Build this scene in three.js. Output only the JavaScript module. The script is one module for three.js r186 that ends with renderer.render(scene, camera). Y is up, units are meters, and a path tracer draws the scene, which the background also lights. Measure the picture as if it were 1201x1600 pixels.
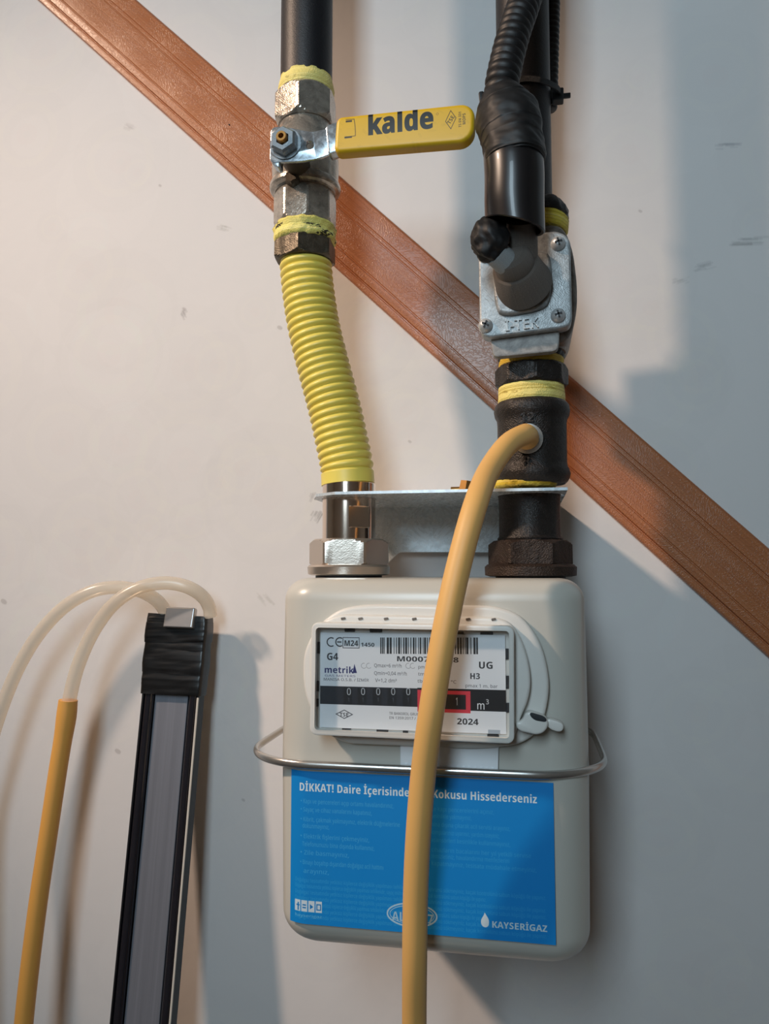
import * as THREE from 'three';
import { RoundedBoxGeometry } from 'three/addons/geometries/RoundedBoxGeometry.js';
import { TextGeometry } from 'three/addons/geometries/TextGeometry.js';
import { FontLoader } from 'three/addons/loaders/FontLoader.js';
import { ImprovedNoise } from 'three/addons/math/ImprovedNoise.js';
import { mergeGeometries, toCreasedNormals as creasedNormals } from 'three/addons/utils/BufferGeometryUtils.js';
import { RectAreaLightUniformsLib } from 'three/addons/lights/RectAreaLightUniformsLib.js';

/* ---------- camera, sky, lights, exposure ---------- */
const FPX = 1200, D = 0.6, HZ = 893, VX = 820;          // focal length in pixels, distance to the wall, horizon row, vanishing column
const scene = new THREE.Scene();
scene.background = new THREE.Color(0.62, 0.74, 0.88);
const camera = new THREE.PerspectiveCamera(2 * Math.atan(800 / FPX) * 180 / Math.PI, 1201 / 1600, 0.02, 20);
camera.position.set(0, 0, D);
const pitch = Math.atan((HZ - 800) / FPX), yaw = Math.atan((VX - 600.5) / FPX * Math.cos(pitch));
camera.rotation.set(pitch, yaw, 0, 'YXZ');
camera.updateMatrixWorld(true);
const renderer = new THREE.WebGLRenderer({ antialias: true });
renderer.toneMapping = THREE.LinearToneMapping;
renderer.toneMappingExposure = 1.0;
renderer.shadowMap.enabled = true;
RectAreaLightUniformsLib.init();
const LAMP = { pos: [-1.52, 1.30, 1.0], aim: [-0.11, 0.0, 0], color: [1.0, 0.74, 0.56], intensity: 12.6, angle: 0.27, radius: 3.5 };
const WIN = { x: -0.20, y: 0.55, z: 1.4, w: 0.28, h: 0.70, color: [0.67, 0.87, 1.0], intensity: 14.5 };
{
  const w = new THREE.RectAreaLight(new THREE.Color().setRGB(...WIN.color), WIN.intensity, WIN.w, WIN.h);
  w.position.set(WIN.x, WIN.y, WIN.z - 0.03);
  w.lookAt(WIN.x, WIN.y, 0);
  scene.add(w);
}

/* ---------- helpers ---------- */
// vertices are told apart to a hundredth of a unit, so work in tenths of a millimetre
const toCreasedNormals = (g, a) => { g.scale(1e4, 1e4, 1e4); const r = creasedNormals(g, a); r.scale(1e-4, 1e-4, 1e-4); return r; };
const rightV = new THREE.Vector3(1, 0, 0).applyQuaternion(camera.quaternion);
const upV = new THREE.Vector3(0, 1, 0).applyQuaternion(camera.quaternion);
const fwdV = new THREE.Vector3(0, 0, -1).applyQuaternion(camera.quaternion);
function ray(px, py) { return fwdV.clone().addScaledVector(rightV, (px - 600.5) / FPX).addScaledVector(upV, (800 - py) / FPX); }
function P(px, py, z) { const d = ray(px, py); return camera.position.clone().addScaledVector(d, (z - D) / d.z); }
function mpp(px, py, z) { const d = ray(px, py); return (z - D) / d.z / FPX; }
const noise = new ImprovedNoise();
const fbm = (x, y, z) => noise.noise(x, y, z) + 0.5 * noise.noise(2.1 * x, 2.1 * y, 2.1 * z + 7) + 0.25 * noise.noise(4.3 * x, 4.3 * y, 4.3 * z + 13);
let seed = 7;
const rnd = () => { seed = (seed * 1664525 + 1013904223) >>> 0; return seed / 4294967296; };
const used = {};
function numbered(n) { const k = used[n] = (used[n] ?? -1) + 1; return k ? `${n}_${String(k).padStart(3, '0')}` : n; }
function thing(name, label, category, base) {
  const g = new THREE.Group(); g.name = numbered(name); g.position.copy(base); g.userData = { label, category, };
  scene.add(g); return g;
}
// geometry in world coordinates -> one named mesh below parent (a thing, a part, or the scene)
function add(name, geos, mat, parent = scene, label) {
  const list = (Array.isArray(geos) ? geos : [geos]).map((g) => { const n = g.index ? g.toNonIndexed() : g; for (const k of Object.keys(n.attributes)) if (!['position', 'normal', 'uv'].includes(k)) n.deleteAttribute(k); n.clearGroups(); return n; });
  const geo = list.length > 1 ? mergeGeometries(list) : list[0];
  let o = parent; const off = new THREE.Vector3();
  while (o && o !== scene) { off.add(o.position); o = o.parent; }
  geo.translate(-off.x, -off.y, -off.z);
  const m = new THREE.Mesh(geo, mat);
  m.name = parent === scene ? numbered(name) : name;
  if (parent !== scene) { const sib = parent.children.filter((c) => c.name === name || c.name.startsWith(name + '_0')).length; if (sib) m.name = `${name}_${String(sib).padStart(3, '0')}`; }
  m.castShadow = m.receiveShadow = true;
  if (label) m.userData.label = label;
  parent.add(m); return m;
}
function struct(name, geos, mat) { const m = add(name, geos, mat); m.userData.kind = 'structure'; return m; }
function grid(rows, { closed = true, cap = true, crease = 0.6, uv } = {}) {
  const m = rows.length, n = rows[0].length, pos = [], uvs = [], idx = [], w = n + (closed ? 1 : 0);
  for (let i = 0; i < m; i++) for (let j = 0; j < w; j++) {
    const p = rows[i][j % n]; pos.push(p.x, p.y, p.z);
    const t = uv ? uv(i, j, p) : [j / (w - 1), i / (m - 1)]; uvs.push(t[0], t[1]);
  }
  for (let i = 0; i < m - 1; i++) for (let j = 0; j < w - 1; j++) {
    const a = i * w + j, b = a + 1, c = a + w, d = c + 1; idx.push(a, b, d, a, d, c);
  }
  if (cap && closed) for (const i of [0, m - 1]) {
    const c = new THREE.Vector3(); rows[i].forEach((p) => c.add(p)); c.multiplyScalar(1 / n);
    const k = pos.length / 3; pos.push(c.x, c.y, c.z); uvs.push(0, 0);
    for (let j = 0; j < n; j++) { const a = i * w + j, b = a + 1; if (i) idx.push(a, b, k); else idx.push(b, a, k); }
  }
  const g = new THREE.BufferGeometry();
  g.setAttribute('position', new THREE.Float32BufferAttribute(pos, 3));
  g.setAttribute('uv', new THREE.Float32BufferAttribute(uvs, 2));
  g.setIndex(idx);
  return toCreasedNormals(g, crease);
}
// round / polygonal body about a vertical axis; rows run from bottom to top: [y, radius or (angle => radius)]
function turned(ax, az, rows, { seg = 48, crease = 0.6, wob = 0, wf = 200 } = {}) {
  rows = rows.slice().sort((a, b) => a[0] - b[0]);
  const R = rows.map(([y, r]) => {
    const ring = [];
    for (let j = 0; j < seg; j++) {
      const t = j / seg * Math.PI * 2; let q = typeof r === 'function' ? r(t) : r;
      let yy = y;
      if (wob) { q += wob * fbm(Math.sin(t) * q * wf, y * wf, Math.cos(t) * q * wf); yy += wob * 0.7 * noise.noise(Math.sin(t) * q * wf + 31, 3, Math.cos(t) * q * wf); }
      ring.push(new THREE.Vector3(ax + q * Math.sin(t), yy, az + q * Math.cos(t)));
    }
    return ring;
  });
  return grid(R, { crease, uv: (i, j, p) => [j / seg * Math.PI * 2 * 0.018, p.y] });
}
// axis through a pixel at depth z: rows in pixels
function axis(px, py, z) {
  const p = P(px, py, z);
  return { x: p.x, z, y: (q) => P(px, q, z).y, r: (w, q = py) => w * mpp(px, q, z) };
}
function lathePx(A, rows, o) { return turned(A.x, A.z, rows.map(([py, r]) => [A.y(py), typeof r === 'function' ? r : A.r(r, py)]), o); }
// polygon nut with lathe-cut chamfers
function nutRows(A, py0, py1, R, sides, turn, cham = 0.09) {
  const Rm = A.r(R, py0), k = Math.PI / sides;
  const poly = (t) => { let u = ((t - turn) % (2 * k) + 2 * k) % (2 * k); return Rm * Math.cos(k) / Math.cos(u - k); };
  const ap = Rm * Math.cos(k), y0 = A.y(py0), y1 = A.y(py1), h = Math.abs(y1 - y0), s = Math.sign(y1 - y0) || 1;
  const rows = [], cut = (d) => (t) => Math.min(poly(t), ap * (0.985) + d);
  const c = Rm - ap;
  for (const f of [0, 0.33, 0.66, 1.05]) rows.push([y0 + s * f * cham * h * 1.6, cut(c * f)]);
  for (const f of [1.05, 0.66, 0.33, 0]) rows.push([y1 - s * f * cham * h * 1.6, cut(c * f)]);
  return rows;
}
function nut(A, py0, py1, R, sides, turn, o = {}) { return turned(A.x, A.z, nutRows(A, py0, py1, R, sides, turn), { seg: 96, crease: 0.28, ...o }); }
// tube swept along a curve
function sweep(pts, rad, { n = 80, seg = 20, crease = 0.9, wob = 0, wf = 120 } = {}) {
  const c = new THREE.CatmullRomCurve3(pts, false, 'centripetal'); c.arcLengthDivisions = 600;
  const L = c.getLength(), f = c.computeFrenetFrames(n, false), rows = [];
  for (let i = 0; i <= n; i++) {
    const u = i / n, p = c.getPointAt(u), ring = [];
    for (let j = 0; j < seg; j++) {
      const t = -j / seg * Math.PI * 2; let r = typeof rad === 'function' ? rad(u * L, L, t) : rad;
      const dir = f.normals[i].clone().multiplyScalar(Math.cos(t)).addScaledVector(f.binormals[i], Math.sin(t));
      if (wob) { const q = p.clone().addScaledVector(dir, r); r += wob * fbm(q.x * wf, q.y * wf, q.z * wf); }
      ring.push(p.clone().addScaledVector(dir, r));
    }
    rows.push(ring);
  }
  const g = grid(rows, { crease, uv: (i, j) => [j / seg * 0.04, i / n * L] });
  return g;
}
// rounded polygon given in pixels on the plane z = front, with real thickness
function outline(pts, rad) {
  const n = pts.length, s = new THREE.Shape();
  for (let i = 0; i < n; i++) {
    const p = pts[i], a = pts[(i + n - 1) % n], b = pts[(i + 1) % n], r = Array.isArray(rad) ? rad[i] : rad;
    const da = Math.hypot(a[0] - p[0], a[1] - p[1]), db = Math.hypot(b[0] - p[0], b[1] - p[1]);
    const ka = Math.min(r, da * 0.48) / da, kb = Math.min(r, db * 0.48) / db;
    const s0 = [p[0] + (a[0] - p[0]) * ka, p[1] + (a[1] - p[1]) * ka], s1 = [p[0] + (b[0] - p[0]) * kb, p[1] + (b[1] - p[1]) * kb];
    if (i) s.lineTo(...s0); else s.moveTo(...s0);
    if (r > 0) s.bezierCurveTo(s0[0] + (p[0] - s0[0]) * 0.55, s0[1] + (p[1] - s0[1]) * 0.55, s1[0] + (p[0] - s1[0]) * 0.55, s1[1] + (p[1] - s1[1]) * 0.55, ...s1);
  }
  s.closePath(); return s;
}
const flat = (pts, z) => pts.map(([x, y]) => { const p = P(x, y, z); return [p.x, p.y]; });
function extrude(shape, zf, zb, bev = 0.0008, bs = 2, cs = 6) {
  const g = new THREE.ExtrudeGeometry(shape, { depth: zf - zb - 2 * bev, bevelEnabled: bev > 0, bevelThickness: bev, bevelSize: bev, bevelOffset: -bev, bevelSegments: bs, curveSegments: cs });
  g.translate(0, 0, zb + bev); return toCreasedNormals(g, 0.55);
}
function slab(pts, zf, zb, { r = 0.002, bev = 0.0008, holes = [], bs = 2, cs = 6 } = {}) {
  const s = outline(flat(pts, zf), r);
  for (const h of holes) s.holes.push(outline(flat(h.pts, zf), h.r ?? 0.002));
  return extrude(s, zf, zb, bev, bs, cs);
}
function box(x0, x1, y0, y1, z0, z1, r = 0) {
  const g = r ? new RoundedBoxGeometry(x1 - x0, y1 - y0, z1 - z0, 3, r) : new THREE.BoxGeometry(x1 - x0, y1 - y0, z1 - z0);
  g.translate((x0 + x1) / 2, (y0 + y1) / 2, (z0 + z1) / 2); return g;
}
// body of revolution about any line a -> b : rows [distance along, radius]
function spin(a, b, rows, seg = 32, crease = 0.6) {
  const d = b.clone().sub(a), L = d.length(); d.normalize();
  const g = toCreasedNormals(new THREE.LatheGeometry(rows.map(([t, r]) => new THREE.Vector2(Math.max(r, 1e-5), t * L)), seg), crease);
  g.applyQuaternion(new THREE.Quaternion().setFromUnitVectors(new THREE.Vector3(0, 1, 0), d)); g.translate(a.x, a.y, a.z); return g;
}
function blob(c, rx, ry, rz, amp, f, det = 24) {
  const g = new THREE.SphereGeometry(1, det * 2, det), p = g.attributes.position;
  for (let i = 0; i < p.count; i++) {
    const x = p.getX(i), y = p.getY(i), z = p.getZ(i), k = 1 + amp * fbm(x * f + c.x * 90, y * f, z * f);
    p.setXYZ(i, c.x + x * rx * k, c.y + y * ry * k, c.z + z * rz * k);
  }
  return toCreasedNormals(g, 1.0);
}

/* ---------- procedural materials ---------- */
function canvasTex(w, h, draw, srgb = true) {
  const c = document.createElement('canvas'); c.width = w; c.height = h;
  draw(c.getContext('2d'), w, h);
  const t = new THREE.CanvasTexture(c); if (srgb) t.colorSpace = THREE.SRGBColorSpace; t.anisotropy = 8; return t;
}
function noiseTex(n, fn, srgb = false) {
  const d = new Uint8Array(n * n * 4);
  for (let y = 0; y < n; y++) for (let x = 0; x < n; x++) {
    const v = fn(x / n, y / n), i = (y * n + x) * 4;
    for (let k = 0; k < 3; k++) d[i + k] = Math.max(0, Math.min(255, (Array.isArray(v) ? v[k] : v) * 255)); d[i + 3] = 255;
  }
  const t = new THREE.DataTexture(d, n, n); t.wrapS = t.wrapT = THREE.RepeatWrapping; t.magFilter = THREE.LinearFilter; t.minFilter = THREE.LinearMipmapLinearFilter; t.generateMipmaps = true;
  if (srgb) t.colorSpace = THREE.SRGBColorSpace; t.needsUpdate = true; return t;
}
const tile = (x, y, f, s = 0) => { // tileable noise
  const a = x * Math.PI * 2, b = y * Math.PI * 2, r = f / 6.283;
  return fbm(Math.cos(a) * r + s, Math.sin(a) * r + Math.cos(b) * r, Math.sin(b) * r + s * 2);
};
const grime = noiseTex(256, (x, y) => 0.78 + 0.25 * tile(x, y, 9) + 0.12 * tile(x, y, 40, 3));
grime.repeat.set(22, 22);
const rough = noiseTex(256, (x, y) => 0.7 + 0.3 * tile(x, y, 14, 9));
rough.repeat.set(25, 25);
const grain = noiseTex(256, (x, y) => 0.5 + 0.35 * tile(x, y, 60, 5) + 0.2 * tile(x, y, 18, 2));
grain.repeat.set(25, 25);
const std = (c, o = {}) => { const { rgb, ...q } = { ...o }; return new THREE.MeshStandardMaterial({ color: new THREE.Color(c), roughness: 0.5, ...q }); };
const phy = (c, o = {}) => new THREE.MeshPhysicalMaterial({ color: new THREE.Color(c), roughness: 0.5, ...o });
const M = {
  pipe: phy('#161519', { roughness: 0.5, clearcoat: 0.1, clearcoatRoughness: 0.4, bumpMap: grain, bumpScale: 0.00015 }),
  iron: std('#2b2522', { roughness: 0.48, metalness: 0.25, map: grime, bumpMap: grain, bumpScale: 0.0005 }),
  ironRust: std('#3a2c24', { roughness: 0.55, metalness: 0.3, map: grime, bumpMap: grain, bumpScale: 0.0007 }),
  nickel: std('#bdb3a6', { roughness: 0.32, metalness: 0.6, map: grime, roughnessMap: rough, bumpMap: grain, bumpScale: 0.00012 }),
  brassDull: std('#6b6255', { roughness: 0.42, metalness: 0.75, map: grime, bumpMap: grain, bumpScale: 0.0002 }),
  chrome: std('#ead6c6', { roughness: 0.14, metalness: 1 }),
  chromeNut: std('#cbbfb3', { roughness: 0.3, metalness: 0.9, bumpMap: grain, bumpScale: 0.00006 }),
  zinc: std('#b9c4cc', { roughness: 0.36, metalness: 0.75, map: grime, roughnessMap: rough }),
  galv: std('#ccd6dc', { roughness: 0.4, metalness: 0.2, roughnessMap: rough }),
  screw: std('#c9cbcc', { roughness: 0.38, metalness: 0.5 }),
  steel: std('#c4c2be', { roughness: 0.25, metalness: 0.85 }),
  cast: std('#b4b8b9', { roughness: 0.45, metalness: 0.35, map: grime, bumpMap: grain, bumpScale: 0.0002 }),
  castDark: std('#7d746c', { roughness: 0.48, metalness: 0.35, map: grime, bumpMap: grain, bumpScale: 0.0002 }),
  castTab: std('#a9a7a4', { roughness: 0.6, metalness: 0.1, map: grime }),
  yellowGrip: phy('#dcb01c', { roughness: 0.38, clearcoat: 0.3, clearcoatRoughness: 0.3 }),
  yellowHose: phy('#e8d564', { roughness: 0.42, clearcoat: 0.2, clearcoatRoughness: 0.4 }),
  yellowTape: std('#e8cf4d', { roughness: 0.6, bumpMap: grain, bumpScale: 0.0006 }),
  rubberBlack: std('#0f0e0f', { roughness: 0.5, bumpMap: grain, bumpScale: 0.0003 }),
  sleeveBlack: phy('#161416', { roughness: 0.33, clearcoat: 0.2 }),
  tapeBlack: phy('#09090b', { roughness: 0.36, clearcoat: 0.2, clearcoatRoughness: 0.3 }),
  conduit: std('#110f10', { roughness: 0.5 }),
  latex: phy('#e4b168', { roughness: 0.5, sheen: 0.2, sheenRoughness: 0.5, sheenColor: new THREE.Color('#ffd9a0') }),
  latexDeep: phy('#e2a552', { roughness: 0.5, sheen: 0.2, sheenRoughness: 0.5, sheenColor: new THREE.Color('#ffd9a0') }),
  tapeMatt: std('#0d0c0d', { roughness: 0.55 }),
  clearTube: phy('#f8f1e6', { roughness: 0.25, transmission: 0.7, thickness: 0, ior: 1.4, side: THREE.DoubleSide }),
  case: phy('#c3c1b8', { roughness: 0.33, clearcoat: 0.4, clearcoatRoughness: 0.25 }),
  plastic: phy('#dcdad4', { roughness: 0.4, clearcoat: 0.15 }),
  plasticDim: phy('#eceff2', { roughness: 0.45 }),
  slot: std('#22252a', { roughness: 0.6 }),
  gap: std('#8f9ba5', { roughness: 0.35 }),
  glass: phy('#ffffff', { roughness: 0.04, transmission: 1, thickness: 0, ior: 1.45 }),
  alu: std('#b9b9bb', { roughness: 0.4, metalness: 0.9, roughnessMap: rough }),
  blackPlastic: std('#141418', { roughness: 0.38 }),
  whiteEdge: std('#c8c2b8', { roughness: 0.5 }),
  brass: std('#b98a4e', { roughness: 0.35, metalness: 0.8, map: grime }),
  roomWall: std('#bfae9e', { roughness: 0.8 }),
  roomFloor: std('#5c4231', { roughness: 0.6 }),
  roomCeil: std('#b5b0ab', { roughness: 0.9 }),
  frameWhite: std('#d5d5d2', { roughness: 0.5 }),
};
const font = await new FontLoader().loadAsync('fonts/droid/droid_sans_bold.typeface.json');
const fontR = await new FontLoader().loadAsync('fonts/droid/droid_sans_regular.typeface.json');

/* ---------- the room ---------- */
const RX0 = -2.1, RX1 = 1.5, RY0 = -1.3, RY1 = 1.9, RZ = WIN.z;
{
  // painted plaster of the back wall: marks sit at their places on a 1.3 m tile
  const S = 1.3, X0 = -0.75, Y0 = -0.62;
  const wallMap = canvasTex(2048, 2048, (c, w) => {
    c.fillStyle = '#dfdbd9'; c.fillRect(0, 0, w, w);
    for (let i = 0; i < 500; i++) { const r = 30 + rnd() * 110, x = rnd() * w, y = rnd() * w, g = c.createRadialGradient(x, y, 0, x, y, r), col = rnd() < 0.5 ? '255,250,245' : '170,160,150'; g.addColorStop(0, `rgba(${col},0.035)`); g.addColorStop(1, `rgba(${col},0)`); c.fillStyle = g; c.fillRect(x - r, y - r, 2 * r, 2 * r); }
    const at = (px, py) => { const p = P(px, py, 0); return [(p.x - X0) / S * w, w - (p.y - Y0) / S * w]; };
    const smudge = (px, py, len, wid, ang, col, n = 9) => {
      const [x, y] = at(px, py);
      for (let i = 0; i < n; i++) { c.strokeStyle = col; c.lineWidth = 1 + rnd() * wid; const l = len * (0.3 + rnd() * 0.7), ox = (rnd() - 0.5) * len, oy = (rnd() - 0.5) * wid * 3; c.beginPath(); c.moveTo(x + ox, y + oy); c.lineTo(x + ox + l * Math.cos(ang), y + oy + l * Math.sin(ang)); c.stroke(); }
    };
    smudge(285, 485, 12, 3, 1.1, 'rgba(120,115,115,0.16)'); smudge(345, 355, 14, 2, 0.3, 'rgba(140,135,130,0.12)');
    smudge(200, 195, 14, 3, 0.4, 'rgba(140,135,130,0.10)'); smudge(497, 800, 16, 1.2, 2.1, 'rgba(120,112,110,0.22)', 12); smudge(490, 770, 12, 1, 1.9, 'rgba(120,115,115,0.2)', 6);
    smudge(1130, 228, 22, 2, 0.1, 'rgba(80,80,88,0.08)'); smudge(1158, 378, 30, 3, 0.05, 'rgba(75,75,82,0.08)', 12); smudge(1090, 420, 22, 3, -0.2, 'rgba(75,75,82,0.07)'); smudge(1060, 440, 16, 2, -0.3, 'rgba(80,80,88,0.06)');
    smudge(410, 930, 20, 2, 0.8, 'rgba(130,125,120,0.08)');
    for (const [x, y, r] of [[6, 940, 4], [184, 1174, 3.5], [437, 512, 3], [250, 290, 2], [640, 690, 2], [1000, 330, 2], [380, 1250, 2]]) { const q = at(x, y); c.fillStyle = 'rgba(110,100,95,0.22)'; c.beginPath(); c.ellipse(q[0], q[1], r * 1.3, r * 0.8, 0.5, 0, 7); c.fill(); }
  });
  wallMap.wrapS = wallMap.wrapT = THREE.RepeatWrapping;
  const plaster = noiseTex(512, (x, y) => 0.5 + 0.3 * tile(x, y, 40) + 0.15 * tile(x, y, 110, 4) + 0.4 * tile(x, y, 6, 8));
  plaster.repeat.set(2.2, 2.2);
  const wm = std('#ffffff', { map: wallMap, roughness: 0.72, bumpMap: plaster, bumpScale: 0.0002 });
  const g = box(RX0 - 0.1, RX1 + 0.1, RY0 - 0.1, RY1 + 0.1, -0.12, 0);
  const uv = g.attributes.uv, p = g.attributes.position;
  for (let i = 0; i < uv.count; i++) uv.setXY(i, (p.getX(i) - X0) / S, (p.getY(i) - Y0) / S);
  struct('wall_back', g, wm);
  struct('wall_left', box(RX0 - 0.1, RX0, RY0, RY1, 0, RZ), std('#d8c4b0', { roughness: 0.8 }));
  struct('wall_right', box(RX1, RX1 + 0.1, RY0, RY1, 0, RZ), M.roomWall);
  struct('floor', box(RX0 - 0.1, RX1 + 0.1, RY0 - 0.1, RY0, 0, RZ + 0.1), M.roomFloor);
  struct('ceiling', box(RX0 - 0.1, RX1 + 0.1, RY1, RY1 + 0.1, 0, RZ + 0.1), M.roomCeil);
  const wx0 = WIN.x - WIN.w / 2, wx1 = WIN.x + WIN.w / 2, wy0 = WIN.y - WIN.h / 2, wy1 = WIN.y + WIN.h / 2;
  struct('wall_front', [box(RX0, wx0, RY0, RY1, RZ, RZ + 0.1), box(wx1, RX1, RY0, RY1, RZ, RZ + 0.1), box(wx0, wx1, RY0, wy0, RZ, RZ + 0.1), box(wx0, wx1, wy1, RY1, RZ, RZ + 0.1)], M.roomWall);
  const f = 0.035;
  const win = struct('window_1', [box(wx0, wx0 + f, wy0, wy1, RZ + 0.02, RZ + 0.08), box(wx1 - f, wx1, wy0, wy1, RZ + 0.02, RZ + 0.08), box(wx0 + f, wx1 - f, wy0, wy0 + f, RZ + 0.02, RZ + 0.08), box(wx0 + f, wx1 - f, wy1 - f, wy1, RZ + 0.02, RZ + 0.08)], M.frameWhite);
  add('pane', box(wx0 + f, wx1 - f, wy0 + f, wy1 - f, RZ + 0.048, RZ + 0.052), M.glass, win);
}

/* ---------- diagonal wooden strip ---------- */
{
  const a = P(60, 0, 0.004), b = P(1201, 1027, 0.004), c0 = P(219, 0, 0.004), c1 = P(1201, 863, 0.004);
  const dir = b.clone().sub(a).normalize(), nor = new THREE.Vector3(-dir.y, dir.x, 0);
  const w = (nor.dot(c0.clone().sub(a)) + nor.dot(c1.clone().sub(b))) / 2, T = 0.007;
  const prof = [[0, 0], [0, 0.35], [0.012, 0.55], [0.05, 0.62], [0.085, 0.63], [0.095, 0.5], [0.108, 0.5], [0.118, 0.85], [0.17, 0.95], [0.215, 0.97], [0.223, 0.86], [0.236, 0.86], [0.245, 0.97], [0.3, 1], [0.5, 1], [0.64, 0.99], [0.648, 0.87], [0.66, 0.87], [0.668, 0.98], [0.7, 0.98], [0.708, 0.86], [0.72, 0.86], [0.73, 0.98], [0.86, 0.97], [0.96, 0.9], [0.99, 0.72], [1, 0.5], [1, 0]];
  const L = b.clone().sub(a).length(), rows = [];
  const N = 60;
  for (let i = 0; i <= N; i++) {
    const s = -0.9 + (L + 1.6) * i / N;
    rows.push(prof.map(([u, h]) => a.clone().addScaledVector(dir, s).addScaledVector(nor, u * w).setZ(0.0005 + h * T)));
  }
  const g = grid(rows, { crease: 0.35, uv: (i, j) => [(-0.9 + (L + 1.6) * i / N) / 0.6, prof[j % prof.length][0]] });
  const wood = canvasTex(2048, 256, (c, W, H) => {
    c.fillStyle = '#b06c42'; c.fillRect(0, 0, W, H);
    for (let k = 0; k < 260; k++) {
      const y0 = rnd() * H, dark = rnd();
      c.strokeStyle = dark < 0.62 ? `rgba(118,58,34,${0.03 + rnd() * 0.08})` : `rgba(206,140,100,${0.03 + rnd() * 0.08})`;
      c.lineWidth = 0.8 + rnd() * 2.6; c.beginPath();
      const ph = rnd() * 6, am = rnd() * 3;
      for (let x = 0; x <= W; x += 32) c.lineTo(x, y0 + am * Math.sin(x / W * 6.2832 + ph)); c.stroke();
    }
    for (let k = 0; k < 700; k++) { c.strokeStyle = `rgba(100,50,32,${0.04 + rnd() * 0.08})`; c.lineWidth = 0.7; const x = rnd() * W, y = rnd() * H; c.beginPath(); c.moveTo(x, y); c.lineTo(x + 12 + rnd() * 60, y + rnd() * 2); c.stroke(); }
  });
  wood.wrapS = wood.wrapT = THREE.RepeatWrapping;
  const crack = noiseTex(512, (x, y) => { const v = tile(x, y, 30); return 0.75 - 0.6 * Math.max(0, 0.18 - Math.abs(v)) / 0.18 + 0.1 * tile(x, y, 120, 6); });
  crack.repeat.set(9, 0.9);
  const m = phy('#ffffff', { map: wood, roughness: 0.34, bumpMap: crack, bumpScale: 0.0002, clearcoat: 0.22, clearcoatRoughness: 0.25 });
  const t = thing('wooden_strip', 'reddish brown moulded wood strip running diagonally across the white wall behind the pipes', 'trim', P(600, 500, 0));
  add('moulding', g, m, t);
  const np = P(358, 195, 0.0075);
  add('nail', spin(np.clone().setZ(0.003), np.clone().setZ(0.0081), [[0, 0.0006], [0.9, 0.0007], [1, 0.0005], [1, 0]], 12), M.slot, t, 'tiny dark nail head');
}

/* ---------- left line: pipe, ball valve, yellow hose ---------- */
const ZL = 0.09;
const A = axis(478, 200, ZL);
function tapeMat(base, smear, den) {
  return std('#ffffff', { roughness: 0.62, bumpMap: grain, bumpScale: 0.0005, map: (() => {
    const t = canvasTex(512, 128, (c, w, h) => {
      c.fillStyle = base; c.fillRect(0, 0, w, h);
      for (let i = 0; i < 60; i++) { c.strokeStyle = rnd() < 0.5 ? 'rgba(255,240,160,0.35)' : 'rgba(150,120,20,0.25)'; c.lineWidth = 1 + rnd() * 3; const y = rnd() * h; c.beginPath(); c.moveTo(0, y); c.bezierCurveTo(w / 3, y + 8 * (rnd() - 0.5), w * 2 / 3, y + 12 * (rnd() - 0.5), w, y); c.stroke(); }
      for (let i = 0; i < den; i++) { c.fillStyle = smear; const x = rnd() * w, y = rnd() * h; for (let k = 0; k < 6; k++) { c.beginPath(); c.ellipse(x + (rnd() - 0.5) * 34, y + (rnd() - 0.5) * 12, 2 + rnd() * 9, 1 + rnd() * 4, rnd() * 3, 0, 7); c.fill(); } }
    });
    t.wrapS = t.wrapT = THREE.RepeatWrapping; t.repeat.set(1 / 0.113, 1 / 0.014); return t;
  })() });
}
{
  const t = thing('gas_pipe', 'black painted vertical gas pipe entering the top of the yellow-handled valve', 'pipe', new THREE.Vector3(A.x, A.y(150), A.z));
  add('pipe', turned(A.x, A.z, [[A.y(146), A.r(39)], [A.y(126), A.r(40.5)], [RY1, A.r(40.5)]], { seg: 64 }), M.pipe, t);
  const rows = []; for (let k = 0; k <= 8; k++) { const f = k / 8; rows.push([A.y(153 - 26 * f), A.r(40.5 + 3.2 * Math.sin(Math.PI * Math.min(1, f * 1.1 + 0.05)))]); }
  add('sealing_tape', turned(A.x, A.z, rows, { seg: 64, wob: 0.0004, wf: 110, crease: 1.2 }), tapeMat('#f6e58a', 'rgba(90,75,20,0.25)', 3), t, 'pale yellow sealing tape at the pipe end');
}
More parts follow.
